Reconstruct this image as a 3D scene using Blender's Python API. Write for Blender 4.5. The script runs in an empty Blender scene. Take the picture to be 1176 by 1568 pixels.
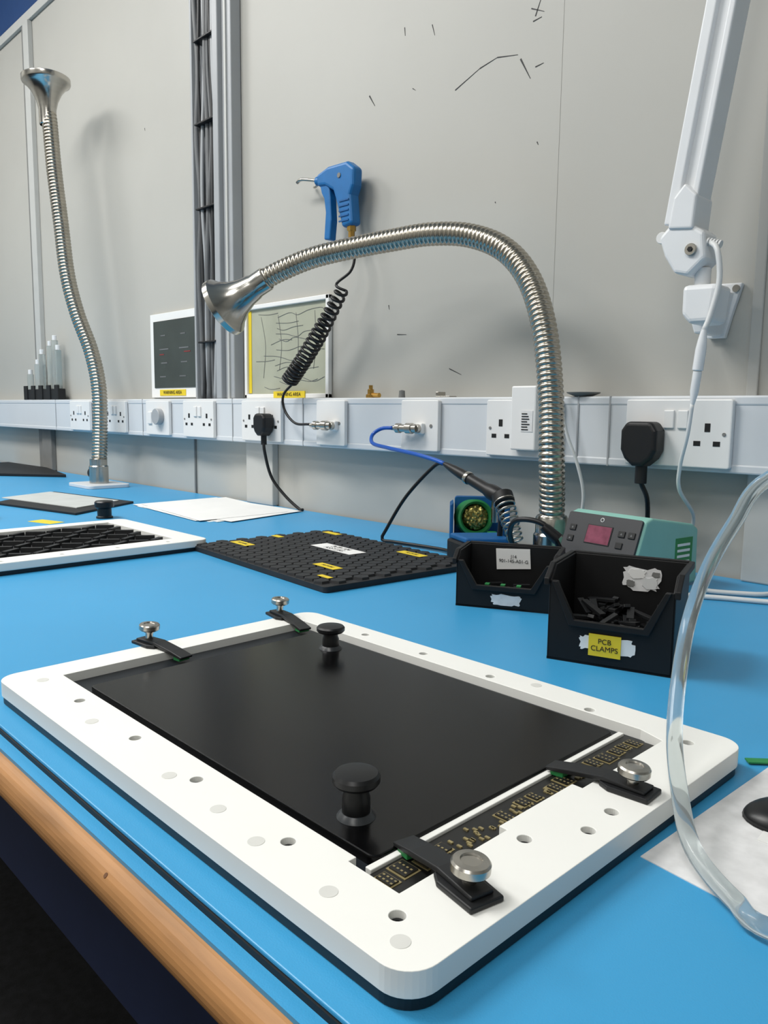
import bpy, bmesh, math, random
from mathutils import Vector, Matrix
random.seed(7)
BZ=0.80
SC=bpy.context.scene
COL=SC.collection
def lin(c):
    c=c/255.0
    return c/12.92 if c<=0.04045 else ((c+0.055)/1.055)**2.4
def rgb(r,g,b): return (lin(r),lin(g),lin(b),1)
MATS={}
def mat(name,col,rough=0.5,metal=0.0,var=0.0,vscale=20.0,bump=0.0,bscale=200.0,trans=0.0,emis=0.0,coat=0.0,ior=1.45,stretch=None,spec=None):
    if name in MATS: return MATS[name]
    m=bpy.data.materials.new(name); m.use_nodes=True
    nt=m.node_tree; b=nt.nodes['Principled BSDF']
    c=rgb(*col)
    b.inputs['Base Color'].default_value=c
    b.inputs['Roughness'].default_value=rough
    b.inputs['Metallic'].default_value=metal
    b.inputs['IOR'].default_value=ior
    if spec is not None: b.inputs['Specular IOR Level'].default_value=spec
    if trans: b.inputs['Transmission Weight'].default_value=trans
    if coat: b.inputs['Coat Weight'].default_value=coat
    if emis:
        b.inputs['Emission Color'].default_value=c; b.inputs['Emission Strength'].default_value=emis
    if var or bump:
        tc=nt.nodes.new('ShaderNodeTexCoord'); src=tc.outputs['Object']
        if stretch:
            mp=nt.nodes.new('ShaderNodeMapping'); mp.inputs['Scale'].default_value=stretch
            nt.links.new(src,mp.inputs[0]); src=mp.outputs[0]
    if var:
        n=nt.nodes.new('ShaderNodeTexNoise'); n.inputs['Scale'].default_value=vscale; n.inputs['Detail'].default_value=5
        nt.links.new(src,n.inputs['Vector'])
        r=nt.nodes.new('ShaderNodeValToRGB'); r.color_ramp.elements[0].position=0.3; r.color_ramp.elements[1].position=0.7
        r.color_ramp.elements[0].color=tuple(x*(1-var) for x in c[:3])+(1,)
        r.color_ramp.elements[1].color=tuple(min(1,x*(1+var*0.6)) for x in c[:3])+(1,)
        nt.links.new(n.outputs['Fac'],r.inputs[0]); nt.links.new(r.outputs[0],b.inputs['Base Color'])
    if bump:
        n2=nt.nodes.new('ShaderNodeTexNoise'); n2.inputs['Scale'].default_value=bscale; n2.inputs['Detail'].default_value=3
        nt.links.new(src,n2.inputs['Vector'])
        bp=nt.nodes.new('ShaderNodeBump'); bp.inputs['Strength'].default_value=bump; bp.inputs['Distance'].default_value=0.001
        nt.links.new(n2.outputs['Fac'],bp.inputs['Height']); nt.links.new(bp.outputs[0],b.inputs['Normal'])
    MATS[name]=m; return m
M_wall=mat('wall_paint',(176,175,169),0.5,var=0.07,vscale=1.3,bump=0.05,bscale=80)
M_wall2=mat('side_wall_paint',(172,172,168),0.7,var=0.04,vscale=2)
M_seam=mat('panel_seam',(120,120,118),0.6,var=0.1)
M_post=mat('panel_post',(184,185,182),0.5,var=0.03)
M_blue=mat('esd_blue',(60,152,202),0.38,var=0.06,vscale=3,bump=0.15,bscale=900)
M_blk=mat('black_rubber',(16,17,19),0.55,var=0.1,vscale=60)
M_wood=mat('birch_edge',(172,124,76),0.58,var=0.34,vscale=14,bump=0.1,bscale=60,stretch=(0.6,6,6))
M_knot=mat('wood_knot',(110,72,42),0.6,var=0.3,vscale=200)
M_navy=mat('navy_apron',(22,32,60),0.5,var=0.1)
M_floor=mat('carpet_dark',(22,23,25),0.95,var=0.6,vscale=50,bump=0.6,bscale=300)
M_ceil=mat('ceiling_tile',(225,225,222),0.8,var=0.03)
M_pvc=mat('white_pvc',(206,210,214),0.38,var=0.03,vscale=4)
M_plate=mat('socket_white',(226,226,225),0.28,var=0.015,vscale=5)
M_dark=mat('slot_dark',(12,12,12),0.6,var=0.05)
M_frame=mat('white_acetal',(236,236,231),0.36,var=0.02,vscale=8)
M_plug=mat('acetal_plug',(210,210,205),0.5,var=0.04,vscale=50)
M_base=mat('black_acetal',(18,24,30),0.4,var=0.1)
M_disp=mat('black_glass_panel',(6,6,7),0.22,var=0.1,vscale=6,bump=0.02,bscale=400,spec=.32)
M_knob=mat('knob_black',(14,15,17),0.38,var=0.1)
M_ring=mat('suction_rubber',(52,55,58),0.3,var=0.1)
M_ss=mat('stainless_hose',(178,172,160),0.24,1.0,var=0.12,vscale=30)
M_al=mat('spun_aluminium',(184,181,174),0.2,1.0,var=0.08,vscale=8,stretch=(1,1,12))
M_chr=mat('thumb_steel',(180,176,168),0.27,1.0,var=0.05,vscale=60)
M_clamp=mat('clamp_black',(24,25,27),0.45,var=0.1,vscale=60)
M_pcb=mat('pcb_black',(24,24,23),0.35,var=0.2,vscale=90)
M_gold=mat('pcb_gold',(160,146,104),0.35,0.4,var=0.2,vscale=120)
M_green=mat('connector_green',(40,130,70),0.5,var=0.1)
M_honey=mat('esd_foam_black',(32,33,35),0.6,var=0.2,vscale=40,bump=0.2,bscale=500)
M_yel=mat('label_yellow',(222,196,44),0.55,var=0.04)
M_paper=mat('paper_white',(228,228,226),0.7,var=0.03,vscale=12)
M_paper2=mat('paper_printed',(220,220,220),0.7,var=0.14,vscale=60)
M_ink=mat('ink',(25,25,25),0.7,var=0.05)
M_scuff=mat('pen_scuff',(60,60,62),0.7,var=0.2,vscale=60)
M_azure=mat('airgun_blue',(16,102,164),0.42,var=0.08,vscale=40)
M_brass=mat('brass',(196,156,84),0.3,1.0,var=0.1,vscale=50)
M_wool=mat('brass_wool',(150,140,80),0.4,.8,var=0.4,vscale=120)
M_bin=mat('bin_black',(20,20,21),0.5,var=0.12,vscale=12,spec=.35)
M_panel=mat('station_panel',(54,55,58),0.5,var=0.06,vscale=12)
M_teal=mat('station_teal',(134,186,174),0.45,var=0.05)
M_lcd=mat('lcd_window',(132,76,92),0.12,var=0.3,vscale=60,emis=0.05)
M_redtxt=mat('poster_red',(120,50,50),0.5,var=0.1)
M_lamp=mat('lamp_white',(224,226,228),0.32,var=0.02)
M_cable=mat('cable_grey',(104,106,108),0.5,var=0.2,vscale=10)
M_cableb=mat('cable_black',(18,18,20),0.45,var=0.1)
M_cabled=mat('cable_charcoal',(48,49,51),0.45,var=0.1)
M_cablew=mat('cable_white',(214,216,216),0.4,var=0.03)
M_hoseb=mat('hose_blue',(24,84,176),0.3,var=0.05)
M_clear=mat('clear_tube',(225,232,232),0.12,trans=0.85,ior=1.25,var=0.02)
M_trunk=mat('trunk_grey',(160,163,166),0.4,var=0.06,vscale=6)
M_tblue=mat('holder_blue',(18,88,146),0.4,var=0.1)
M_blueup=mat('beam_blue',(20,60,112),0.5,var=0.05)
M_poster=mat('poster_dark',(58,66,64),0.35,var=0.15,vscale=12)
M_map=mat('poster_olive',(168,170,152),0.4,var=0.12,vscale=9)
M_beige=mat('pad_grey',(188,192,190),0.5,var=0.08,vscale=14)

def empty(name,loc=(0,0,0),rz=0.0):
    e=bpy.data.objects.new(name,None); e.empty_display_size=0.05
    e.location=(loc[0],loc[1],loc[2]+BZ); e.rotation_euler=(0,0,rz)
    COL.objects.link(e); return e
def addmesh(name,bm,m,par,smooth=False,bevel=0,seg=2,mx=None):
    me=bpy.data.meshes.new(name)
    bmesh.ops.recalc_face_normals(bm,faces=bm.faces)
    if mx is not None: bm.transform(mx)
    bm.to_mesh(me); bm.free()
    if smooth:
        for p in me.polygons: p.use_smooth=True
    me.materials.append(m)
    o=bpy.data.objects.new(name,me); COL.objects.link(o)
    if par: o.parent=par
    else: o.location.z+=BZ
    if bevel:
        b=o.modifiers.new('bev','BEVEL'); b.width=bevel; b.segments=seg; b.limit_method='ANGLE'; b.angle_limit=math.radians(40)
    return o
def box(name,lo,hi,m,par=None,bevel=0,mx=None,seg=2):
    bm=bmesh.new(); bmesh.ops.create_cube(bm,size=1)
    for v in bm.verts:
        v.co=Vector([lo[i]+(v.co[i]+.5)*(hi[i]-lo[i]) for i in range(3)])
    return addmesh(name,bm,m,par,bevel=bevel,mx=mx,seg=seg)
def prism_bm(pts,a0,a1,axis='Z',bm=None):
    def P(p,a):
        return Vector((p[0],p[1],a)) if axis=='Z' else Vector((p[0],a,p[1])) if axis=='Y' else Vector((a,p[0],p[1]))
    bm=bm or bmesh.new()
    A=[bm.verts.new(P(p,a0)) for p in pts]; B=[bm.verts.new(P(p,a1)) for p in pts]
    bm.faces.new(A); bm.faces.new(B[::-1]); n=len(pts)
    for i in range(n): bm.faces.new((A[i],B[i],B[(i+1)%n],A[(i+1)%n]))
    return bm
def prism(name,pts,a0,a1,m,par=None,axis='Z',bevel=0,mx=None,seg=2):
    return addmesh(name,prism_bm(pts,a0,a1,axis),m,par,bevel=bevel,mx=mx,seg=seg)
def rrect(x0,y0,x1,y1,r,n=6):
    o=[]
    for cx,cy,a in((x1-r,y1-r,0),(x0+r,y1-r,90),(x0+r,y0+r,180),(x1-r,y0+r,270)):
        for i in range(n+1):
            t=math.radians(a+90*i/n); o.append((cx+r*math.cos(t),cy+r*math.sin(t)))
    return o
def align(p,d):
    d=Vector(d).normalized()
    return Matrix.Translation(Vector(p))@d.to_track_quat('Z','Y').to_matrix().to_4x4()
def lathe(name,prof,m,par=None,p=(0,0,0),d=(0,0,1),n=40,smooth=True):
    bm=bmesh.new(); rings=[]
    for r,z in prof:
        if r<1e-6: rings.append([bm.verts.new((0,0,z))])
        else: rings.append([bm.verts.new((r*math.cos(2*math.pi*i/n),r*math.sin(2*math.pi*i/n),z)) for i in range(n)])
    for a,b in zip(rings,rings[1:]):
        for i in range(n):
            j=(i+1)%n
            if len(a)==1 and len(b)==1: continue
            if len(a)==1: bm.faces.new((a[0],b[i],b[j]))
            elif len(b)==1: bm.faces.new((a[i],b[0],a[j]))
            else: bm.faces.new((a[i],b[i],b[j],a[j]))
    o=addmesh(name,bm,m,par,smooth=smooth,mx=align(p,d))
    if smooth:
        e=o.modifiers.new('es','EDGE_SPLIT'); e.split_angle=math.radians(35)
    return o
def cyl(name,r,h,m,par=None,p=(0,0,0),d=(0,0,1),n=32,ch=0.0):
    ch=ch or min(r,h)*0.08
    return lathe(name,[(0,0),(r-ch,0),(r,ch),(r,h-ch),(r-ch,h),(0,h)],m,par,p,d,n)
def resample(pts,step):
    pts=[Vector(p) for p in pts]; P=[2*pts[0]-pts[1]]+pts+[2*pts[-1]-pts[-2]]
    out=[]
    for i in range(1,len(P)-2):
        p0,p1,p2,p3=P[i-1:i+3]
        N=24
        for k in range(N):
            t=k/N
            out.append(0.5*((2*p1)+(p2-p0)*t+(2*p0-5*p1+4*p2-p3)*t*t+(3*p1-p0-3*p2+p3)*t**3))
    out.append(pts[-1])
    L=[0]
    for a,b in zip(out,out[1:]): L.append(L[-1]+(b-a).length)
    n=max(2,int(L[-1]/step)); res=[]; j=0
    for i in range(n+1):
        s=L[-1]*i/n
        while j<len(L)-2 and L[j+1]<s: j+=1
        f=(s-L[j])/max(1e-9,L[j+1]-L[j]); res.append(out[j].lerp(out[j+1],f))
    return res,L[-1]
def sweep(name,pts,rad,m,par=None,step=0.006,n=16,smoothpath=True):
    if smoothpath: path,L=resample(pts,step)
    else:
        path=[Vector(p) for p in pts]; L=sum((b-a).length for a,b in zip(path,path[1:]))
    N=len(path); bm=bmesh.new(); t0=(path[1]-path[0]).normalized()
    u=t0.orthogonal().normalized(); rings=[]
    for i,p in enumerate(path):
        t=(path[min(i+1,N-1)]-path[max(i-1,0)]).normalized()
        u=(u-t*u.dot(t)).normalized(); w=t.cross(u)
        r=rad(L*i/(N-1)) if callable(rad) else rad
        rings.append([bm.verts.new(p+(u*math.cos(2*math.pi*k/n)+w*math.sin(2*math.pi*k/n))*r) for k in range(n)])
    for a,b in zip(rings,rings[1:]):
        for k in range(n): bm.faces.new((a[k],a[(k+1)%n],b[(k+1)%n],b[k]))
    bm.faces.new(rings[0]); bm.faces.new(rings[-1][::-1])
    return addmesh(name,bm,m,par,smooth=True)
def text(name,s,size,m,par,mx,align_x='CENTER'):
    c=bpy.data.curves.new(name,'FONT'); c.body=s; c.size=size; c.align_x=align_x; c.align_y='CENTER'; c.extrude=0.00008
    o=bpy.data.objects.new(name,c); COL.objects.link(o); c.materials.append(m)
    o.parent=par; o.matrix_local=mx; return o
def plate_cut(name,outer,cuts,z0,z1,m,par,bev=0.0015,seg=3):
    """solid slab with through holes: boolean evaluated here, cutter removed"""
    def mk(bm,nm):
        bmesh.ops.recalc_face_normals(bm,faces=bm.faces)
        me=bpy.data.meshes.new(nm); bm.to_mesh(me); bm.free()
        o=bpy.data.objects.new(nm,me); COL.objects.link(o); return o
    a=mk(prism_bm(outer,z0,z1),name+'_src')
    bm=bmesh.new()
    for c in cuts: prism_bm(c,z0-.01,z1+.01,'Z',bm)
    b=mk(bm,name+'_cut')
    md=a.modifiers.new('b','BOOLEAN'); md.operation='DIFFERENCE'; md.object=b; md.solver='EXACT'
    dg=bpy.context.evaluated_depsgraph_get(); me=bpy.data.meshes.new_from_object(a.evaluated_get(dg))
    bpy.data.objects.remove(a); bpy.data.objects.remove(b)
    me.materials.clear(); me.materials.append(m)
    o=bpy.data.objects.new(name,me); COL.objects.link(o); o.parent=par
    bv=o.modifiers.new('bev','BEVEL'); bv.width=bev; bv.segments=seg; bv.limit_method='ANGLE'; bv.angle_limit=math.radians(50)
    return o
def circ(x,y,r,n=20): return [(x+r*math.cos(2*math.pi*i/n),y+r*math.sin(2*math.pi*i/n)) for i in range(n)]
R90=Matrix.Rotation(math.radians(90),4,'X')

# ------------------------------------------------------------ room shell
WY=1.322; XL=-4.6; XR=1.6; YF=-2.4; ZF=-BZ; ZC=2.45
def shell(name,lo,hi,m): return box(name,lo,hi,m)
shell('wall_back',(XL,WY,ZF),(XR,WY+.1,1.87),M_wall)
shell('wall_back_upper',(XL,WY-.005,1.87),(XR,WY+.1,ZC),M_blueup)
shell('wall_left',(XL-.1,YF,ZF),(XL,WY+.1,ZC),M_wall2)
shell('wall_right',(XR,YF,ZF),(XR+.1,WY+.1,ZC),M_wall2)
shell('wall_front',(XL,YF-.1,ZF),(XR,YF,ZC),M_wall2)
shell('floor',(XL-.1,YF-.1,ZF-.1),(XR+.1,WY+.1,ZF),M_floor)
shell('ceiling',(XL-.1,YF-.1,ZC),(XR+.1,WY+.1,ZC+.1),M_ceil)
box('trim_1',(XL,WY-.014,1.835),(XR,WY+.0,1.872),M_post,bevel=.002)
box('trim_2',(-3.56,WY-.012,-.0),(-3.525,WY,1.835),M_seam,bevel=.002)
box('trim_9',(-3.525,WY-.02,.302),(-3.47,WY,1.835),M_post,bevel=.002)
box('trim_3',(-.518,WY-.006,.30),(-.500,WY,1.835),M_wall2,bevel=.002)
box('trim_4',(-.912,WY-.0006,.30),(-.900,WY,1.835),M_wall)
box('trim_5',(-1.93,WY-.022,0),(-1.80,WY,.178),M_post,bevel=.003)
box('trim_6',(-3.50,WY-.022,0),(-3.40,WY,.178),M_seam,bevel=.003)
box('trim_7',(-.50,WY-.022,0),(-.40,WY,.178),M_post,bevel=.003)
box('trim_8',(-2.25,WY-.006,0),(-2.243,WY,.178),M_seam)
e=empty('pen_scribbles',(0,0,0))
def mark(a,b,i,wd=.0012):
    (x0,z0),(x1,z1)=a,b; d=Vector((x1-x0,z1-z0)); n=Vector((-d.y,d.x)).normalized()*wd
    prism('stroke_%d'%i,[(x0-n.x,z0-n.y),(x1-n.x*.3,z1-n.y*.3),(x1+n.x*.3,z1+n.y*.3),(x0+n.x,z0+n.y)],WY-.0008,WY-.0001,M_scuff,e,'Y')
strokes=[((-1.434,1.007),(-1.415,.980)),((-1.32,1.121),(-1.318,1.103)),((-1.236,1.10),(-1.228,1.076)),((-1.166,.9475),(-1.10,.972)),((-1.10,.972),(-1.055,.980)),((-1.055,.980),(-1.004,.970)),((-.997,.960),(-.972,.917)),((-.961,.935),(-.942,.937)),((-.975,1.045),(-.945,1.03)),((-.965,1.028),(-.953,1.056)),((-.97,1.02),(-.95,1.022)),((-1.165,.366),(-1.13,.352)),((-2.537,1.197),(-2.535,1.188)),((-.951,.795),(-.948,.789)),((-1.292,.985),(-1.283,.979)),((-1.05,.70),(-1.049,.697)),((-1.33,.45),(-1.30,.448)),((-1.36,.52),(-1.358,.51))]
for i,(a,b) in enumerate(strokes): mark(a,b,i,.0017 if i in(0,6) else .0010)

def lum(x,y,en):
    e=empty('ceiling_light_panel',(x,y,ZC))
    box('housing',(-.62,-.32,-.03),(.62,.32,0.0),M_lamp,e,bevel=.004)
    L=bpy.data.lights.new('panel_lamp','AREA'); L.shape='RECTANGLE'; L.size=1.18; L.size_y=.58; L.energy=en; L.color=(1.0,.985,.955)
    o=bpy.data.objects.new('panel_lamp',L); COL.objects.link(o); o.parent=e; o.location=(0,0,-.035)
for x,y,en in((-3.6,-.2,50),(-2.0,-.3,62),(-.2,-.7,22),(-2.6,-1.7,20),(.6,-1.7,20)): lum(x,y,en)

# ------------------------------------------------------------ workbench
e=empty('workbench',(0,0,0))
BX0,BX1=-4.5,.9
box('table_board',(BX0,.205,-.040),(BX1,1.318,-.010),M_wood,e)
pr=[(.215,-.010)]+[(.2000-.0145*math.sin(math.radians(a)),-.0245+.0145*math.cos(math.radians(a))) for a in range(0,181,12)]+[(.215,-.039)]
prism('bullnose_edge',pr,BX0,BX1,M_wood,e,'X')
for i,x in enumerate((-.438,-1.1)):
    cyl('knot_%d'%i,.0017,.0004,M_knot,e,(x,.1897,-.0145),(0,-.7,.7),10)
box('apron',(BX0+.02,.210,-.13),(BX1-.02,.235,-.040),M_navy,e)
for i,x in enumerate((-4.3,-2.4,.6)):
    for j,y in enumerate((.27,1.25)):
        box('leg_%d_%d'%(i,j),(x-.03,y-.03,-BZ),(x+.03,y+.03,-.040),M_navy,e,bevel=.003)
box('lower_rail',(BX0+.1,1.22,-.62),(BX1-.1,1.26,-.56),M_navy,e)
e=empty('esd_bench_mat',(0,0,0))
box('under_layer',(BX0+.01,.199,-.010),(BX1-.01,1.314,-.007),M_blue,e)
box('black_backing',(BX0+.01,.2085,-.007),(BX1-.01,1.314,-.003),M_blk,e)
box('blue_surface',(BX0+.01,.2095,-.003),(BX1-.01,1.314,0),M_blue,e,bevel=.0008)

# ------------------------------------------------------------ dado trunking + sockets
e=empty('dado_trunking',(0,0,0))
TF=1.267
box('body',(XL+.01,TF+.0015,.180),(XR-.01,WY-.0005,.300),M_pvc,e,bevel=.003)
box('top_lip',(XL+.01,TF,.286),(XR-.01,TF+.02,.302),M_pvc,e,bevel=.003)
box('bottom_lip',(XL+.01,TF,.178),(XR-.01,TF+.02,.193),M_pvc,e,bevel=.003)
for i,x in enumerate((-3.25,-2.50,-1.95,-1.62,-.80,-.735)): box('joint_%d'%i,(x,TF-.0006,.178),(x+.003,TF+.01,.302),M_trunk,e)
def slotset(x,z,e,s=1.0):
    yy=1.2555
    box('earth',(x-.004*s,yy,z+.010*s),(x+.004*s,yy+.004,z+.022*s),M_dark,e)
    box('live',(x+.009*s,yy,z-.010*s),(x+.019*s,yy+.004,z-.003*s),M_dark,e)
    box('neutral',(x-.019*s,yy,z-.010*s),(x-.009*s,yy+.004,z-.003*s),M_dark,e)
def plate(name,x0,x1,z0=.185,z1=.296):
    e=empty(name,(0,0,0))
    prism('faceplate',rrect(x0,z0,x1,z1,.004),1.256,1.2669,M_plate,e,'Y',bevel=.002)
    return e
def double(x0,x1):
    e=plate('double_wall_socket',x0,x1); c=(x0+x1)/2; w=x1-x0
    for k in(-1,1):
        box('switch_%d'%k,(c+k*.012-.009,1.252,.248),(c+k*.012+.009,1.257,.278),M_plate,e,bevel=.0015)
        slotset(c+k*w*.29,.232,e,1.15)
        cyl('screw',.003,.002,M_seam,e,(c+k*w*.44,1.2565,.24),(0,-1,0),12)
    return e
for a,b in((-3.08,-2.90),(-2.78,-2.605),(-2.21,-2.034),(-1.885,-1.70),(-1.004,-.83),(-.695,-.512)): double(a,b)
e=plate('isolator_plate',-2.454,-2.30)
cyl('round_knob',.026,.02,M_trunk,e,(-2.355,1.257,.245),(0,-1,0),28); box('switch',(-2.435,1.251,.22),(-2.41,1.257,.26),M_plate,e,bevel=.002)
def fitplate(x0,x1,fx,d):
    e=plate('pneumatic_outlet_plate',x0,x1)
    box('boss',(fx-.012,1.245,.222),(fx+.012,1.257,.246),M_plate,e,bevel=.003)
    lathe('quick_coupler',[(0,0),(.009,0),(.009,.012),(.012,.013),(.012,.028),(.0085,.03),(.0085,.045),(.011,.046),(.011,.056),(.006,.058),(.005,.07),(0,.07)],M_chr,e,(fx+.004,1.238,.234),(-1,-.12,0),20)
    cyl('tee_body',.010,.022,M_chr,e,(fx,1.257,.234),(0,-1,0),16)
    cyl('screw',.004,.002,M_seam,e,(x1-.02,1.2565,.24),(0,-1,0),12)
fitplate(-1.55,-1.441,-1.475,0); fitplate(-1.248,-1.136,-1.185,0)
e=empty('appliance_test_label',(0,0,0))
box('label_box',(-.93,1.238,.199),(-.872,1.2558,.322),M_plate,e,bevel=.003)
box('printed_square',(-.905,1.2370,.235),(-.878,1.238,.275),M_paper2,e)
for i in range(7): box('print_line_%d'%i,(-.903,1.2362,.238+.005*i),(-.903+random.uniform(.012,.022),1.2370,.2400+.005*i),M_ink,e)
def plug(x,z,s,cablepts,m=M_cableb):
    e=empty('mains_plug',(0,0,0))
    pts=[(x-.026*s,z-.012*s),(x-.02*s,z-.024*s),(x-.008*s,z-.034*s),(x+.008*s,z-.034*s),(x+.02*s,z-.024*s),(x+.026*s,z-.012*s),(x+.026*s,z+.014*s),(x+.018*s,z+.026*s),(x-.018*s,z+.026*s),(x-.026*s,z+.014*s)]
    prism('plug_body',pts,1.219,1.255,m,e,'Y',bevel=.007,seg=4)
    cyl('strain_relief',.008*s,.03*s,m,e,(x,1.238,z-.028*s),(0,0,-1),16)
    sweep('flex',[(x,1.238,z-.04*s)]+cablepts,.0042,m,e,step=.01,n=10)
plug(-.652,.226,1.25,[(-.655,1.245,.155),(-.662,1.285,.12),(-.668,1.300,.06),(-.675,1.300,.006)])
plug(-1.752,.235,1.0,[(-1.745,1.235,.16),(-1.735,1.25,.09),(-1.70,1.27,.04),(-1.655,1.285,.006),(-1.645,1.288,.006)])

# ------------------------------------------------------------ cable riser
e=empty('cable_riser',(0,0,0))
box('back_channel',(-2.178,WY-.012,.302),(-2.045,WY-.001,1.835),M_trunk,e)
box('channel_lip',(-2.184,WY-.035,.302),(-2.174,WY-.001,1.835),M_trunk,e,bevel=.002)
box('trunk_box',(-2.040,WY-.05,.302),(-2.012,WY-.001,1.835),M_trunk,e,bevel=.003)
box('trunk_box_wide',(-2.012,WY-.035,.302),(-1.966,WY-.001,1.835),M_trunk,e,bevel=.003)
box('trunk_ridge',(-1.995,WY-.04,.302),(-1.985,WY-.034,1.835),M_post,e,bevel=.001)
for i in range(7):
    x=-2.158+i*.0155; pts=[]
    for k in range(9):
        pts.append((x+random.uniform(-.009,.009),WY-.022-.010*random.random(),.303+k*.1915))
    sweep('cable_%d'%i,pts,.0055 if i%3 else .008,[M_cable,M_cabled,M_trunk,M_cable][i%4],e,step=.02,n=8)
for i,z in enumerate((.47,.86,1.10,1.33)):
    box('cable_tie_%d'%i,(-2.150,WY-.044,z),(-2.048,WY-.012,z+.005),M_cableb,e,bevel=.001)

# ------------------------------------------------------------ posters
e=empty('framed_status_poster',(0,0,0))
box('border',(-2.515,WY-.010,.308),(-2.195,WY-.001,.585),M_paper,e,bevel=.001)
box('print',(-2.490,WY-.012,.340),(-2.210,WY-.009,.560),M_poster,e)
for r in range(4):
    for c in range(2):
        x=-2.45+c*.13; z=.375+r*.045
        box('row_%d_%d'%(r,c),(x+.01*(r%2),WY-.0128,z),(x+.04+.01*(r%3),WY-.0119,z+.004),M_cable,e)
box('red_row_0',(-2.45,WY-.0128,.448),(-2.42,WY-.0119,.452),M_redtxt,e); box('red_row_1',(-2.29,WY-.0128,.452),(-2.25,WY-.0119,.456),M_redtxt,e)
box('strip_label',(-2.455,WY-.0118,.314),(-2.285,WY-.0098,.334),M_yel,e)
text('strip_text','WARNING AREA',.016,M_ink,e,Matrix.Translation((-2.37,WY-.0125,.324))@R90)
e=empty('framed_map_poster',(0,0,0))
for nm,lo,hi in(('frame_top',(-1.945,.553),(-1.565,.565)),('frame_bottom',(-1.945,.303),(-1.565,.315)),('frame_left',(-1.945,.303),(-1.933,.565)),('frame_right',(-1.578,.303),(-1.565,.565))):
    box(nm,(lo[0],WY-.014,lo[1]),(hi[0],WY-.001,hi[1]),M_paper,e,bevel=.002)
box('sheet',(-1.935,WY-.006,.308),(-1.572,WY-.001,.56),M_map,e)
box('yellow_edge',(-1.932,WY-.0075,.318),(-1.918,WY-.006,.55),M_yel,e)
for i in range(15):
    x=random.uniform(-1.90,-1.78); z=.335+i*.0145; pts=[(x,WY-.0065,z)]
    for k in range(random.randint(2,5)):
        x+=random.uniform(.03,.06); z+=random.uniform(-.012,.012); x=min(x,-1.59); z=min(max(z,.325),.545)
        if x<=pts[-1][0]+.005: break
        pts.append((x,WY-.0065,z))
    if len(pts)>2: sweep('map_line_%d'%i,pts,.0006,M_cable,e,step=.01,n=4)
for i in range(4): sweep('map_col_%d'%i,[(-1.86+i*.075,WY-.0065,.36+.02*(i%2)),(-1.85+i*.075,WY-.0065,.45),(-1.87+i*.08,WY-.0065,.53)],.0006,M_cable,e,step=.01,n=4)
box('strip_label',(-1.80,WY-.0165,.304),(-1.66,WY-.0135,.322),M_yel,e)
text('strip_text','WARNING AREA',.014,M_ink,e,Matrix.Translation((-1.73,WY-.0172,.313))@R90)

# ------------------------------------------------------------ syringe rack on trunking
e=empty('syringe_rack',(0,0,.302))
box('rack_block',(-3.60,1.272,0),(-3.22,1.300,.045),M_blk,e,bevel=.003)
for i in range(5):
    box('rack_tab_%d'%i,(-3.60+i*.085,1.268,.0),(-3.56+i*.085,1.275,.060),M_blk,e,bevel=.002)
for i,(x,h) in enumerate(((-3.47,.12),(-3.42,.16),(-3.33,.19),(-3.28,.21),(-3.25,.17),(-3.56,.08))):
    cyl('tube_%d'%i,.0135,h,M_clear,e,(x,1.286,.03),(0,.0,1),14); cyl('cap_%d'%i,.009,.02,M_lamp,e,(x,1.286,.03+h),(0,0,1),12)
e=empty('brass_air_fitting',(-1.385,1.29,.302)); lathe('fitting',[(0,0),(.012,0),(.012,.008),(.008,.009),(.008,.02),(.005,.021),(.005,.03),(0,.03)],M_brass,e,n=6)
cyl('side_stub',.006,.03,M_brass,e,(0,0,.006),(1,0,0),10)
e=empty('plastic_cap',(-1.28,1.29,.302)); lathe('cap',[(0,0),(.008,0),(.007,.016),(0,.018)],M_seam,e,n=12)
e=empty('metal_clip',(-1.14,1.285,.302)); box('clip_plate',(-.02,-.012,0),(.02,.012,.003),M_chr,e,bevel=.001); box('clip_tab',(-.02,-.012,.003),(-.012,.012,.012),M_chr,e,bevel=.001)
e=empty('small_tray',(-.80,1.285,.302)); lathe('dish',[(0,0),(.015,0),(.030,.006),(.031,.008),(.015,.003),(0,.002)],M_seam,e,n=24)

# ------------------------------------------------------------ goosenecks
def hose(name,par,pts,R,pitch):
    f=lambda s: R*(0.84+0.16*abs(math.sin(math.pi*s/pitch))**0.55)
    return sweep(name,pts,f,M_ss,par,step=pitch/8.0,n=28)
e=empty('gooseneck_extractor',(0,0,0))
G=[(-.768,1.150,.06),(-.764,1.143,.115),(-.760,1.130,.197),(-.778,1.146,.307),(-.806,1.160,.418),(-.852,1.176,.505),(-.914,1.184,.566),(-.996,1.181,.603),(-1.083,1.165,.616),(-1.172,1.145,.614),(-1.264,1.121,.608),(-1.350,1.086,.595),(-1.421,1.052,.571),(-1.467,1.029,.549)]
hose('flexible_hose',e,G,.0225,.0098)
lathe('base_collar',[(0,0),(.05,0),(.05,.006),(.031,.008),(.031,.06),(.028,.064),(.028,.09),(.0255,.094),(0,.094)],M_al,e,(-.768,1.150,0))
nd=Vector((-.080,-.047,-.052)).normalized(); p0=Vector((-1.460,1.032,.551))
NZ=[(.0235,-.012),(.026,-.01),(.026,.02),(.028,.024),(.031,.045),(.040,.070),(.054,.092),(.063,.100),(.066,.104),(.066,.116),(.063,.118),(.060,.104),(.050,.088),(.036,.066),(.026,.045),(.022,.02),(0,.01)]
lathe('inlet_nozzle',NZ,M_al,e,p0,nd,n=56)
e=empty('gooseneck_extractor',(0,0,0))
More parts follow.
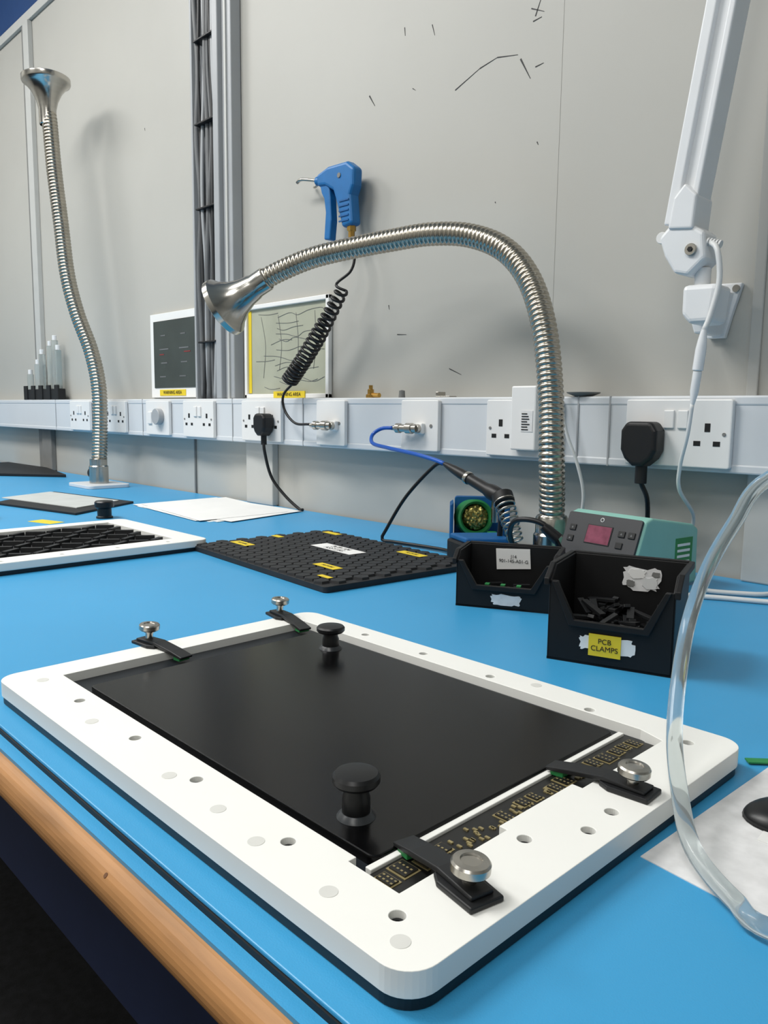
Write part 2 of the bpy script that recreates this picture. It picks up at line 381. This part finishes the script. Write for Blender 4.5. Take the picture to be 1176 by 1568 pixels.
G2=[(-2.629,1.165,.06),(-2.641,1.177,.146),(-2.660,1.190,.326),(-2.693,1.182,.461),(-2.741,1.157,.595),(-2.778,1.143,.729),(-2.812,1.141,.909),(-2.846,1.139,1.088),(-2.874,1.141,1.257),(-2.882,1.139,1.285)]
hose('flexible_hose',e,G2,.026,.0115)
lathe('base_collar',[(0,.011),(.032,.011),(.032,.07),(.029,.074),(.029,.095),(0,.097)],M_al,e,(-2.629,1.165,0))
prism('base_plate',rrect(-2.72,1.09,-2.54,1.24,.02),0,.012,M_pvc,e,bevel=.002)
cyl('side_knob',.02,.02,M_blk,e,(-2.66,1.165,.045),(-1,0,0),20)
lathe('inlet_nozzle',[(.0265,-.02),(.029,-.018),(.029,.03),(.031,.04),(.036,.06),(.05,.09),(.068,.112),(.078,.118),(.080,.122),(.080,.136),(.077,.138),(.074,.124),(.05,.094),(.034,.06),(.026,.03),(0,.02)],M_al,e,(-2.882,1.139,1.262),(-.03,0,1),n=56)

# ------------------------------------------------------------ air blow gun
e=empty('air_blow_gun',(0,0,0))
def gz(z): return .700+(z-.700)*.83
def aslab(name,pts,y0,y1,m,bv=.005): return prism(name,[(x,gz(z)) for x,z in pts],y0,y1,m,e,'Y',bevel=bv,seg=3)
aslab('gun_body',[(-1.564,.872),(-1.52,.886),(-1.45,.884),(-1.424,.862),(-1.426,.815),(-1.436,.79),(-1.428,.709),(-1.466,.704),(-1.486,.775),(-1.500,.815),(-1.53,.834),(-1.560,.838)],1.264,1.296,M_azure,.008)
aslab('trigger',[(-1.556,.846),(-1.548,.818),(-1.538,.80),(-1.532,.76),(-1.538,.684),(-1.516,.680),(-1.510,.735),(-1.514,.795),(-1.520,.84)],1.269,1.291,M_azure,.004)
for i in range(5): box('grip_rib_%d'%i,(-1.474,1.262,gz(.72+i*.014)),(-1.440,1.2645,gz(.724+i*.014)),M_tblue,e)
cyl('pivot_pin',.006,.036,M_seam,e,(-1.475,1.298,gz(.850)),(0,-1,0),14)
cyl('nozzle_boss',.011,.02,M_azure,e,(-1.556,1.28,gz(.858)),(-1,0,.1),16)
sweep('nozzle_pipe',[(-1.57,1.28,gz(.860)),(-1.60,1.28,gz(.870)),(-1.64,1.278,gz(.880)),(-1.655,1.278,gz(.874))],.004,M_chr,e,step=.01,n=10)
sweep('hook_wire',[(-1.548,1.285,.835),(-1.58,1.29,.832),(-1.60,1.295,.828),(-1.62,1.305,.832),(-1.635,1.317,.838)],.0028,M_chr,e,step=.01,n=8)
lathe('brass_connector',[(0,0),(.011,0),(.011,.012),(.008,.014),(.008,.03),(0,.03)],M_brass,e,(-1.447,1.28,.708),(0.0,0,-1),n=6)
hp=[(-1.447,1.28,.682),(-1.430,1.275,.635),(-1.436,1.268,.60),(-1.462,1.25,.575),(-1.452,1.24,.562)]
A=Vector((-1.432,1.238,.552)); B=Vector((-1.632,1.234,.345)); ax=(B-A).normalized(); u=Vector((0,1,0)); u=(u-ax*u.dot(ax)).normalized(); w=ax.cross(u)
turns=21; coil=[]
N=turns*16
for i in range(N+1):
    s=i/N; a=2*math.pi*turns*s
    ss=1-(1-s)**1.18
    coil.append(A.lerp(B,ss)+Vector((0,0,-.010))*math.sin(math.pi*ss)+(u*math.cos(a)+w*math.sin(a))*(.013+.006*min(1,s*2.5)))
sweep('hose_upper',hp+[tuple(coil[0])],.0034,M_cableb,e,step=.008,n=10)
sweep('coiled_hose',coil,.0037,M_cableb,e,smoothpath=False,n=8)
sweep('hose_lower',[tuple(coil[-1]),(-1.66,1.236,.31),(-1.655,1.236,.27),(-1.61,1.235,.238),(-1.545,1.231,.236)],.0034,M_cableb,e,step=.008,n=10)

# ------------------------------------------------------------ white lamp arm
e=empty('bench_lamp_arm',(0,0,0))
SX=.010
def lslab(name,pts,y0,y1,m=M_lamp,bv=.004): return prism(name,[(x+SX,z) for x,z in pts],y0,y1,m,e,'Y',bevel=bv,seg=3)
top=Vector((-.487,1.30)); bl=Vector((-.598,.560))
d=(top-bl).normalized(); n=Vector((d.y,-d.x))
def bar(name,off0,off1,y0,y1):
    a=bl+n*off0; b=bl+n*off1; c=top+n*off1; g=top+n*off0
    lslab(name,[tuple(a),tuple(b),tuple(c),tuple(g)],y0,y1,bv=.003)
bar('arm_channel',-.022,.022,1.200,1.222)
bar('arm_rail_left',-.024,-.006,1.190,1.236)
bar('arm_rail_right',.012,.023,1.190,1.236)
lslab('arm_tip_cover',[(-.612,.555),(-.572,.550),(-.568,.60),(-.588,.620),(-.605,.60)],1.184,1.242)
lslab('hub_body',[(-.628,.545),(-.600,.573),(-.587,.567),(-.556,.545),(-.551,.505),(-.577,.482),(-.600,.488),(-.617,.515)],1.188,1.240,bv=.006)
cyl('hub_screw',.009,.006,M_chr,e,(-.573+SX,1.189,.520),(0,-1,0),18); cyl('hub_screw_in',.004,.002,M_dark,e,(-.573+SX,1.183,.520),(0,-1,0),6)
cyl('pivot_left',.009,.05,M_plate,e,(-.624+SX,1.24,.545),(0,-1,0),16)
cyl('swivel_pin',.012,.05,M_lamp,e,(-.565+SX,1.215,.445),(0,0,1),18)
prism('bracket_block',[(-.578,.470),(-.522,.468),(-.528,.410),(-.565,.410),(-.578,.425)],1.195,1.25,M_lamp,e,'Y',bevel=.008,seg=3)
prism('bracket_gusset',[(-.590,.470),(-.545,.468),(-.552,.43),(-.562,.400),(-.578,.400),(-.588,.43)],1.245,WY-.006,M_lamp,e,'Y',bevel=.003)
prism('wall_plate',[(-.605,.486),(-.533,.483),(-.548,.43),(-.556,.397),(-.585,.397),(-.600,.44)],WY-.012,WY-.0005,M_lamp,e,'Y',bevel=.002)
cyl('plate_screw',.006,.004,M_chr,e,(-.541,WY-.012,.474),(0,-1,0),14)
sweep('lamp_lead',[(-.540,1.20,.53),(-.524,1.19,.515),(-.518,1.19,.47),(-.526,1.185,.42),(-.533,1.18,.395)],.0042,M_cablew,e,step=.008,n=10)
for i in range(5): cyl('relief_ring_%d'%i,.006,.003,M_cablew,e,(-.544+i*.0045,1.20,.531-i*.0015),(1,0,-.3),12)
lathe('connector_upper',[(0,0),(.004,0),(.0065,.015),(.008,.03),(.008,.06),(.005,.062),(0,.062)],M_lamp,e,(-.532,1.18,.398),(-.1,0,-1),n=16)
lathe('connector_lower',[(0,0),(.0065,0),(.0065,.03),(.003,.05),(0,.05)],M_lamp,e,(-.538,1.18,.336),(-.1,0,-1),n=16)
sweep('dc_lead',[(-.543,1.18,.288),(-.550,1.185,.24),(-.566,1.20,.19),(-.574,1.22,.15),(-.577,1.285,.10),(-.60,1.30,.06),(-.66,1.305,.05),(-.74,1.305,.012)],.0032,M_cablew,e,step=.008,n=10)
e=empty('white_lead',(0,0,0))
sweep('lead',[(-.858,1.25,.36),(-.835,1.25,.345),(-.82,1.245,.28),(-.805,1.245,.23),(-.785,1.25,.18),(-.775,1.26,.12),(-.79,1.27,.05),(-.81,1.28,.005)],.0032,M_cablew,e,step=.008,n=10)

# ------------------------------------------------------------ assembly frame fixture
def fixture_frame(name,loc,rz,detail):
    e=empty(name,loc,rz)
    W,D=.536,.371
    ox0,oy0,ox1,oy1=.035,.049,.487,.336
    if detail:
        H=[(-.656,.269),(-.550,.268),(-.457,.267),(-.351,.266),(-.258,.265),(-.257,.372),(-.236,.409),(-.238,.440),(-.253,.581),(-.342,.584),(-.454,.588),(-.547,.592),(-.640,.594)]
        hc=[(x*.98+.752,y*.98-.230) for x,y in H]
    else:
        hc=[(.06+.1*i,.02) for i in range(5)]+[(.06+.1*i,D-.02) for i in range(5)]
    holes=[circ(x,y,.0045) for x,y in hc]
    op=[(ox0,oy0),(ox1-.04,oy0),(ox1-.04,oy0-.006),(ox1,oy0-.006),(ox1,.135),(ox1-.006,.135),(ox1-.006,.215),(ox1+.002,.215),(ox1+.002,oy1-.008),(ox1-.02,oy1),(ox0,oy1)] if detail else rrect(ox0,oy0,ox1,oy1,.006,2)
    plate_cut('top_ring',rrect(0,0,W,D,.019,9),[op]+holes,.0070,.021,M_frame,e,bev=.0018)
    prism('black_base',rrect(.001,.001,W-.001,D-.001,.019,9),0,.0070,M_base,e,bevel=.0008)
    for i,(x,y) in enumerate(hc):
        lathe('cap_screw_%d'%i,[(0,.007),(.0042,.007),(.0042,.0165),(.0036,.0172),(.0018,.0172),(.0016,.0150),(0,.0150)],M_clamp,e,(x,y,0),n=20)
    if detail:
        for i,(x,y) in enumerate([(-.730,.265),(-.412,.256),(-.475,.256),(-.297,.252),(-.243,.252),(-.409,.600),(-.604,.257),(-.364,.252)]):
            cyl('plug_%d'%i,.0052,.0004,M_plug,e,(x*.98+.752,y*.98-.230,.0208),(0,0,1),24,ch=.0001)
    return e
e=fixture_frame('assembly_fixture',(-.752,.2275,0),0,True)
prism('display_panel',rrect(.072,.058,.452,.322,.006),.0095,.0185,M_disp,e,bevel=.0012)
box('white_ledge',(.4522,.051,.0095),(.4570,.328,.0168),M_frame,e,bevel=.0005)
box('inner_step',(.0355,.050,.0071),(.4715,.3355,.0125),M_base,e)
box('pcb',(.4575,.044,.0125),(.4835,.328,.0150),M_pcb,e)
random.seed(3)
y=.048
while y<.318:
    w=random.uniform(.007,.017)
    if random.random()<.6:
        x0=.4595+random.uniform(0,.005); x1=x0+random.uniform(.010,.016)
        box('pad_outline',(x0,y,.0150),(x1,y+w,.0154),M_gold,e)
        box('chip',(x0+.0012,y+.0012,.0150),(x1-.0012,y+w-.0012,.0163),M_pcb,e)
        for q in range(4):
            for qq in range(2): box('pin',(x0+.002+q*.003,y+w*(.25+.35*qq),.0163),(x0+.0035+q*.003,y+w*(.25+.35*qq)+.0012,.01645),M_gold,e)
    else:
        for q in range(7):
            x0=.4595+random.uniform(0,.018); yy=y+random.uniform(0,w)
            box('component',(x0,yy,.0150),(x0+.0034,yy+.0018,.0159),M_gold,e)
    y+=w+.0025
def knob(par,x,y,z,s=1.0,h=1.0):
    lathe('suction_ring',[(0,0),(.0125*s,0),(.0115*s,.0015),(.0095*s,.0035),(0,.0035)],M_ring,par,(x,y,z+.0001),n=28)
    pf=[(0,.003),(.009,.003),(.0088,.013),(.0078,.016),(.0078,.020),(.0135,.0215),(.0150,.0235),(.0150,.0270),(.0135,.0290),(.008,.0300),(0,.0303)]
    lathe('knob',[(r*s,zz*h) for r,zz in pf],M_knob,par,(x,y,z),n=44)
knob(e,.410,.082,.0185); knob(e,.132,.295,.0185,1.0,.85)
def clamp(par,x,y,ang,L,sh=0):
    mx=Matrix.Translation((x,y,.0211))@Matrix.Rotation(ang,4,'Z')
    prism('clamp_base',[(-.016,-.011),(.012,-.012),(.020,-.008),(.020,.008),(.012,.012),(-.016,.011)],0,.0035,M_clamp,par,bevel=.001,mx=mx)
    prism('clamp_arm',[(-.012,.0036),(-.012,.0060),(.018,.0068),(L-.018,.0030),(L,-.0005),(L-.001,-.003),(L-.02,-.0005),(.018,.0036)],-.0075,.0075,M_clamp,par,axis='Y',bevel=.0008,mx=mx)
    box('clamp_pad',(L-.014,-.0065,-.0055),(L-.004,.0065,-.0012),M_green,par,bevel=.0005,mx=mx)
    prf=[(0,.004),(.0040,.004),(.0040,.009+sh),(.0055,.0095+sh),(.0055,.0115+sh),(.0098,.0120+sh),(.0108,.0132+sh),(.0108,.0172+sh),(.0098,.0184+sh),(.006,.0189+sh),(.0055,.0180+sh),(0,.0180+sh)]
    lathe('thumb_screw',prf,M_chr,par,(x,y,.021),(.06,.03,1),n=36)
clamp(e,.511,.070,math.radians(168),.062)
clamp(e,.514,.235,math.radians(183),.062)
clamp(e,-.002,.155,math.radians(8),.064,.004)
clamp(e,-.003,.327,math.radians(-8),.064,.004)
e=fixture_frame('assembly_fixture',(-1.312,.262,0),math.radians(90),False)
box('tray_floor',(.036,.050,.0071),(.486,.335,.0115),M_blk,e)
k=0
for i in range(12):
    for j in range(6):
        x=.05+i*.0365; y=.062+j*.0455
        mx=Matrix.Translation((x+.012,y+.014,0))@Matrix.Rotation(math.radians(35 if (i+j)%2 else -35),4,'Z')
        box('rib_%d'%k,(-.018,-.0045,.0115),(.018,.0045,.020),M_honey,e,mx=mx); k+=1

# ------------------------------------------------------------ honeycomb esd tray
e=empty('honeycomb_work_pad',(-1.09,.905,0),math.radians(-5))
W,D=.455,.315
prism('pad_base',rrect(-W/2,-D/2,W/2,D/2,.008),0,.010,M_honey,e,bevel=.001)
bm=bmesh.new(); R=.0140; px=R*math.sqrt(3)+.0014; py=R*1.5+.0012
j=0; yy=-D/2+.014
while yy<D/2-.012:
    xx=-W/2+.014+(px/2 if j%2 else 0)
    while xx<W/2-.012:
        vs=[];vt=[]
        for k in range(6):
            a=math.radians(60*k+30); vs.append(bm.verts.new((xx+R*math.cos(a),yy+R*math.sin(a),.010))); vt.append(bm.verts.new((xx+R*.90*math.cos(a),yy+R*.90*math.sin(a),.0138)))
        bm.faces.new(vt)
        for k in range(6): bm.faces.new((vs[k],vs[(k+1)%6],vt[(k+1)%6],vt[k]))
        xx+=px
    yy+=py; j+=1
addmesh('hex_cells',bm,M_honey,e)
def lab(x,y,w,d,m,rz=0,txt=None,z=.0139):
    mx=Matrix.Translation((x,y,z))@Matrix.Rotation(rz,4,'Z')
    box('label',(-w/2,-d/2,0),(w/2,d/2,.0004),m,e,mx=mx)
    if txt: text('label_text',txt,d*.42,M_ink,e,mx@Matrix.Translation((0,0,.0006)))
lab(-.165,-.08,.06,.022,M_yel,0,'FIXTURE'); lab(.115,-.075,.06,.02,M_yel,0,'FIXTURE'); lab(.11,.115,.065,.02,M_yel,0,'FIXTURE'); lab(-.17,.135,.05,.016,M_yel); lab(-.2,.02,.03,.014,M_yel); lab(.18,-.125,.03,.01,M_yel)
lab(-.01,.035,.125,.038,M_paper,0,'PCB-104\nASSY JIG')

# ------------------------------------------------------------ parts bins
def bin_(loc,rz,w,d,h,lip,kind):
    e=empty('parts_bin',loc,rz); t=.003
    box('bottom',(0,0,0),(w,d,t),M_bin,e)
    prism('back',[(0,0),(w,0),(w,h),(0,h)],d-t,d,M_bin,e,'Y',bevel=.001)
    sp=[(0,0),(d,0),(d,h),(d*.18,h),(0,h*.86)]
    prism('side_left',sp,0,t,M_bin,e,'X',bevel=.001); prism('side_right',sp,w-t,w,M_bin,e,'X',bevel=.001)
    fr=[(0,0),(w,0),(w,h*.86),(w-.010,h*.86),(w-.028,lip),(.028,lip),(.010,h*.86),(0,h*.86)]
    prism('front',fr,0,t,M_bin,e,'Y',bevel=.001)
    sr=[(d,h-.006),(d,h+.002),(d*.18,h+.002),(-.004,h*.86+.002),(-.004,h*.86-.006),(d*.18,h-.006)]
    prism('rim_left',sr,-.005,.001,M_bin,e,'X',bevel=.001); prism('rim_right',sr,w-.001,w+.005,M_bin,e,'X',bevel=.001)
    prism('rim_back',[(0,h-.007),(w,h-.007),(w,h+.002),(0,h+.002)],d-.001,d+.005,M_bin,e,'Y',bevel=.001)
    prism('front_rim',[(.004,h*.86),(.010,h*.86),(.030,lip+.003),(w-.030,lip+.003),(w-.010,h*.86),(w-.004,h*.86),(w-.024,lip-.004),(.024,lip-.004)],-.005,.001,M_bin,e,'Y',bevel=.0008)
    return e
def torn(name,cx,cz,w,h,y0,y1,e,seed,m=M_paper2):
    rr=random.Random(seed); pts=[]
    for k in range(26):
        a=2*math.pi*k/26; s=rr.uniform(.78,1.08)
        x=math.copysign(abs(math.cos(a))**.5,math.cos(a)); z=math.copysign(abs(math.sin(a))**.5,math.sin(a))
        pts.append((cx+w/2*x*s,cz+h/2*z*s))
    prism(name,pts,y0,y1,m,e,'Y')
A2=math.atan2(.04,.123)
e=bin_((-.478,.716,0),A2,.132,.105,.104,.046,1)
torn('torn_label_l',.045,.025,.020,.016,-.0008,-.0002,e,1,M_paper); torn('torn_label_r',.082,.024,.024,.020,-.0008,-.0002,e,2,M_paper)
box('yellow_label',(.046,-.0024,.012),(.080,-.0012,.036),M_yel,e)
text('label_text','PCB\nCLAMPS',.0080,M_ink,e,Matrix.Translation((.063,-.0030,.0245))@R90)
torn('torn_label_back',.080,.080,.046,.028,.1008,.1018,e,5)
torn('torn_patch_a',.075,.086,.02,.012,.1002,.1008,e,8,M_paper); torn('torn_patch_b',.09,.076,.018,.014,.1002,.1008,e,9,M_cablew)
torn('torn_patch_c',.068,.074,.010,.008,.1000,.1008,e,12,M_seam); torn('torn_patch_d',.096,.087,.009,.006,.1000,.1008,e,13,M_seam)
random.seed(11)
for i in range(64):
    mx=Matrix.Translation((random.uniform(.022,.11),random.uniform(.018,.088),.010+.046*random.random()))@Matrix.Rotation(random.uniform(0,3.1),4,'Z')@Matrix.Rotation(random.uniform(-.7,.7),4,'Y')
    L=random.uniform(.010,.018)
    box('clamp_piece_%d'%i,(-L,-.004,-.002),(L,.004,.002),M_clamp,e,mx=mx,bevel=.0005)
A1=math.atan2(.057,.112)
e=bin_((-.703,.822,0),A1,.135,.085,.077,.030,0)
torn('front_label',.072,.014,.045,.016,-.0012,-.0002,e,3)
prism('back_label',[(.042,.040),(.040,.071),(.090,.073),(.092,.044)],.0805,.0818,M_paper,e,'Y')
text('back_label_text','J14\n901-145-A01-G',.0068,M_ink,e,Matrix.Translation((.0665,.0800,.057))@R90)
for i in range(3): box('green_clip_%d'%i,(.04+.022*i,.004,.028),(.046+.022*i,.012,.034),M_green,e)
for i in range(14):
    mx=Matrix.Translation((random.uniform(.022,.11),random.uniform(.018,.07),.010+.012*random.random()))@Matrix.Rotation(random.uniform(0,3.1),4,'Z')
    box('small_part_%d'%i,(-.012,-.003,-.002),(.012,.003,.002),M_clamp,e,mx=mx,bevel=.0005)

# ------------------------------------------------------------ soldering station
e=empty('soldering_station',(-.704,1.072,0),math.radians(-8))
W=.146
prof=[(0,.004),(-.002,.028),(.030,.112),(.045,.116),(.150,.100),(.165,.092),(.168,.004)]
prism('teal_housing',prof,0,W,M_teal,e,'X',bevel=.004,seg=3)
sl=Vector((0,.032,.084)).normalized(); nrm=Vector((0,-sl.z,sl.y))
fm=Matrix(((1,0,0,0),(0,sl.y,nrm.y,-.002),(0,sl.z,nrm.z,.028),(0,0,0,1)))
prism('front_panel',rrect(.002,-.018,W-.004,.090,.004),-.001,.004,M_panel,e,bevel=.001,mx=fm)
box('lcd_bezel',(.046,.042,.004),(.094,.073,.0050),M_blk,e,mx=fm,bevel=.0004)
box('lcd',(.0475,.0435,.0050),(.0925,.0715,.0054),M_lcd,e,mx=fm)
for i,(x,y) in enumerate(((.018,.064),(.018,.046),(.112,.064),(.112,.046),(.130,.064))):
    box('button_%d'%i,(x-.006,y-.005,.004),(x+.006,y+.005,.0058),M_blk,e,mx=fm,bevel=.001)
    if i!=3: prism('button_mark_%d'%i,[(x-.002,y-.0015),(x+.002,y-.0015),(x,y+.002)],.0058,.0060,M_cable,e,mx=fm)
cyl('iron_socket',.012,.010,M_clamp,e,(.028,.0,.030),(0,-1,.35),20)
cyl('power_symbol',.0035,.0006,M_cablew,e,fm@Vector((.070,.082,.004)),nrm,16)
cyl('power_symbol_in',.0024,.0003,M_panel,e,fm@Vector((.070,.082,.0046)),nrm,16)
box('side_label',(W,.105,.030),(W+.0006,.150,.080),M_green,e)
for i in range(4): box('side_print_%d'%i,(W+.0006,.110,.040+.009*i),(W+.001,.143,.044+.009*i),M_paper,e)
for x in(.01,W-.03): box('foot',(x,.01,0),(x+.02,.03,.006),M_blk,e); box('foot',(x,.13,0),(x+.02,.15,.006),M_blk,e)

# ------------------------------------------------------------ tip cleaner
e=empty('tip_cleaner',(-1.012,1.243,0),math.radians(42))
box('base',(-.055,-.03,0),(.060,.035,.012),M_tblue,e,bevel=.003)
prism('left_bracket',[(-.055,.012),(-.048,.012),(-.048,.09),(-.055,.085)],-.03,.03,M_tblue,e,'Y',bevel=.002)
prism('back_bracket',rrect(-.045,.01,.070,.098,.006),.022,.030,M_tblue,e,'Y',bevel=.002)
lathe('green_cup',[(0,0),(.034,0),(.037,.006),(.037,.040),(.033,.042),(.028,.036),(.026,.01),(0,.01)],M_green,e,(-.012,.020,.054),(.25,-1,.12),n=36)
bm=bmesh.new(); bmesh.ops.create_icosphere(bm,subdivisions=4,radius=.025)
for v in bm.verts: v.co*=1+random.uniform(-.12,.12)
addmesh('brass_wool',bm,M_wool,e,mx=Matrix.Translation((-.004,-.004,.058)))
cyl('chrome_stub',.007,.045,M_chr,e,(.035,-.02,.05),(0,-.1,1),16); cyl('green_post',.010,.02,M_green,e,(.03,-.03,.012),(0,0,1),16)

# ------------------------------------------------------------ iron holder with tool
e=empty('soldering_iron_holder',(0,0,0))
prism('sponge_tray',[(-.945,1.075),(-.875,1.045),(-.82,1.11),(-.825,1.135),(-.885,1.160)],0,.040,M_blk,e,bevel=.004)
prism('sponge',[(-.940,1.078),(-.877,1.050),(-.825,1.110),(-.885,1.150)],.040,.050,M_tblue,e,bevel=.003)
A=Vector((-.840,1.105,.118)); B=Vector((-.790,1.080,.048)); ax=(B-A).normalized(); u=Vector((0,1,0)); u=(u-ax*u.dot(ax)).normalized(); w=ax.cross(u)
coil=[]
for i in range(9*16+1):
    s=i/(9*16); a=2*math.pi*9*s; coil.append(A.lerp(B,s)+(u*math.cos(a)+w*math.sin(a))*(.018-.006*s))
sweep('spring_guard',coil,.0018,M_chr,e,smoothpath=False,n=8)
cyl('holder_funnel',.019,.02,M_blk,e,A-ax*.012,ax,24)
sweep('holder_stem',[(-.86,1.12,.02),(-.855,1.118,.06),(-.845,1.108,.10)],.005,M_blk,e,step=.01,n=10)
T0=Vector((-.998,1.124,.172)); td=(Vector((-.838,1.106,.118))-T0).normalized()
lathe('tool_handle',[(0,0),(.004,0),(.006,.01),(.0085,.03),(.010,.05),(.010,.066),(.0115,.068),(.0115,.074),(.010,.076),(.011,.12),(.0145,.135),(.0145,.155),(.009,.17),(0,.172)],M_cableb,e,T0,td,n=20)
lathe('tool_band',[(.0116,0),(.0122,.001),(.0122,.007),(.0116,.008)],M_chr,e,T0+td*.066,td,n=20)
sweep('tool_cable',[tuple(T0),(-1.03,1.13,.165),(-1.10,1.125,.10),(-1.145,1.115,.03),(-1.155,1.112,.006),(-1.12,1.115,.005),(-1.0,1.12,.006),(-.95,1.10,.008)],.0036,M_cableb,e,step=.008,n=10)
e=empty('blue_air_hose',(0,0,0))
sweep('hose',[(-1.245,1.228,.234),(-1.275,1.222,.232),(-1.292,1.21,.218),(-1.270,1.19,.200),(-1.20,1.17,.193),(-1.10,1.145,.186),(-1.03,1.13,.178),(-.998,1.124,.172)],.0042,M_hoseb,e,step=.008,n=12)
e=empty('soldering_iron_lead',(0,0,0))
sweep('lead',[(-.79,1.075,.035),(-.775,1.04,.075),(-.745,1.02,.10),(-.70,1.03,.095),(-.676,1.05,.048)],.0045,M_cableb,e,step=.006,n=10)
lathe('connector',[(0,0),(.007,0),(.009,.01),(.010,.03),(0,.03)],M_cableb,e,(-.70,1.025,.094),(.6,.4,-.6),n=16)

# ------------------------------------------------------------ papers & left clutter
e=empty('paper_stack',(0,0,0))
base=[(-2.05,1.00),(-1.62,.985),(-1.65,1.27),(-2.08,1.30)]
for i,(a,dx,dy) in enumerate(((0,0,0),(3,.01,.0),(-3,-.02,-.01),(6,.03,.01),(-5,.0,.0))):
    c=Vector((-1.855,1.135)); r=Matrix.Rotation(math.radians(a),2)
    pp=[tuple(c+r@(Vector(p)-c)*.93+Vector((dx,dy))) for p in base]
    prism('sheet_%d'%i,pp,.0008*i,.0008*i+.0006,M_paper,e)
e=empty('clipboard_with_pad',(0,0,0))
prism('board',[(-2.31,.72),(-1.95,.80),(-2.10,1.03),(-2.50,.96)],0,.006,M_blk,e,bevel=.001)
prism('pad',[(-2.40,.77),(-2.04,.84),(-2.13,1.00),(-2.48,.94)],.006,.0085,M_beige,e,bevel=.0005)
e=empty('dark_tray',(0,0,0))
prism('tray',[(-3.3,1.0),(-3.05,1.22),(-3.45,1.30),(-3.9,1.29),(-3.8,1.0)],0,.012,M_blk,e,bevel=.002)
e=empty('knurled_knob',(-1.86,.835,0))
lathe('knob',[(0,0),(.020,0),(.020,.004),(.017,.006),(.017,.024),(.023,.028),(.023,.040),(.020,.043),(0,.043)],M_knob,e,n=32)
e=empty('black_bottle',(-2.03,.60,0))
lathe('bottle',[(0,0),(.03,0),(.032,.004),(.032,.03),(.024,.045),(.012,.05),(0,.05)],M_knob,e,n=32)
e=empty('yellow_card',(-1.88,.70,0),.3); box('card',(-.04,-.02,0),(.04,.02,.0006),M_yel,e)

# ------------------------------------------------------------ right side items
e=empty('printed_sheet',(0,0,0))
prism('sheet_a',[(-.212,.428),(.03,.40),(.06,.64),(-.203,.668)],0,.0006,M_paper2,e)
prism('sheet_b',[(-.17,.50),(.06,.50),(.06,.75),(-.19,.74)],.0006,.0012,M_paper,e)
e=empty('computer_mouse',(-.155,.545,.0013),.6)
bm=bmesh.new(); bmesh.ops.create_uvsphere(bm,u_segments=28,v_segments=16,radius=1)
for v in bm.verts: v.co=Vector((v.co.x*.040,v.co.y*.026,max(0,v.co.z)*.014))
addmesh('shell',bm,M_knob,e,smooth=True)
e=empty('green_strip',(-.198,.632,.0013),.75); box('strip',(-.03,-.004,0),(.05,.004,.0012),M_green,e)
e=empty('clear_vacuum_tube',(0,0,0))
sweep('tube',[(.10,.80,.008),(.02,.70,.16),(-.08,.63,.25),(-.15,.60,.255),(-.211,.586,.225),(-.232,.587,.192),(-.251,.590,.154),(-.257,.576,.114),(-.245,.538,.079),(-.230,.504,.049),(-.207,.467,.028),(-.183,.436,.014),(-.150,.415,.0075),(-.12,.405,.0075),(0,.44,.0075)],.0055,M_clear,e,step=.006,n=20)
e=empty('white_mains_lead',(0,0,0))
sweep('lead_a',[(-.525,1.20,.004),(-.50,1.17,.004),(-.44,1.20,.004),(-.36,1.26,.004),(0,1.28,.004)],.0038,M_cablew,e,step=.01,n=10)
sweep('lead_b',[(-.525,1.13,.004),(-.50,1.12,.004),(-.44,1.15,.004),(-.3,1.20,.004),(0,1.21,.004)],.0038,M_cablew,e,step=.01,n=10)

# ------------------------------------------------------------ camera / world
f=1195.96; pitch,yaw,roll=.1279,.7684,.0122
d=Vector((-math.cos(yaw),math.sin(yaw),0)); r=Vector((math.sin(yaw),math.cos(yaw),0)); z=Vector((0,0,1))
fw=math.cos(pitch)*d-math.sin(pitch)*z; up=math.sin(pitch)*d+math.cos(pitch)*z
r2=math.cos(roll)*r+math.sin(roll)*up; u2=-math.sin(roll)*r+math.cos(roll)*up
cam=bpy.data.cameras.new('camera'); cam.sensor_fit='HORIZONTAL'; cam.sensor_width=36; cam.lens=f/1176*36; cam.clip_start=.02; cam.clip_end=50
co=bpy.data.objects.new('camera',cam); COL.objects.link(co)
M=Matrix((r2,u2,-fw)).transposed().to_4x4(); M.translation=(0,0,BZ+.27); co.matrix_world=M
SC.camera=co
w=bpy.data.worlds.new('world'); SC.world=w; w.use_nodes=True
w.node_tree.nodes['Background'].inputs[0].default_value=(.8,.85,.9,1); w.node_tree.nodes['Background'].inputs[1].default_value=.3
SC.view_settings.view_transform='Standard'
SC.view_settings.exposure=0.0
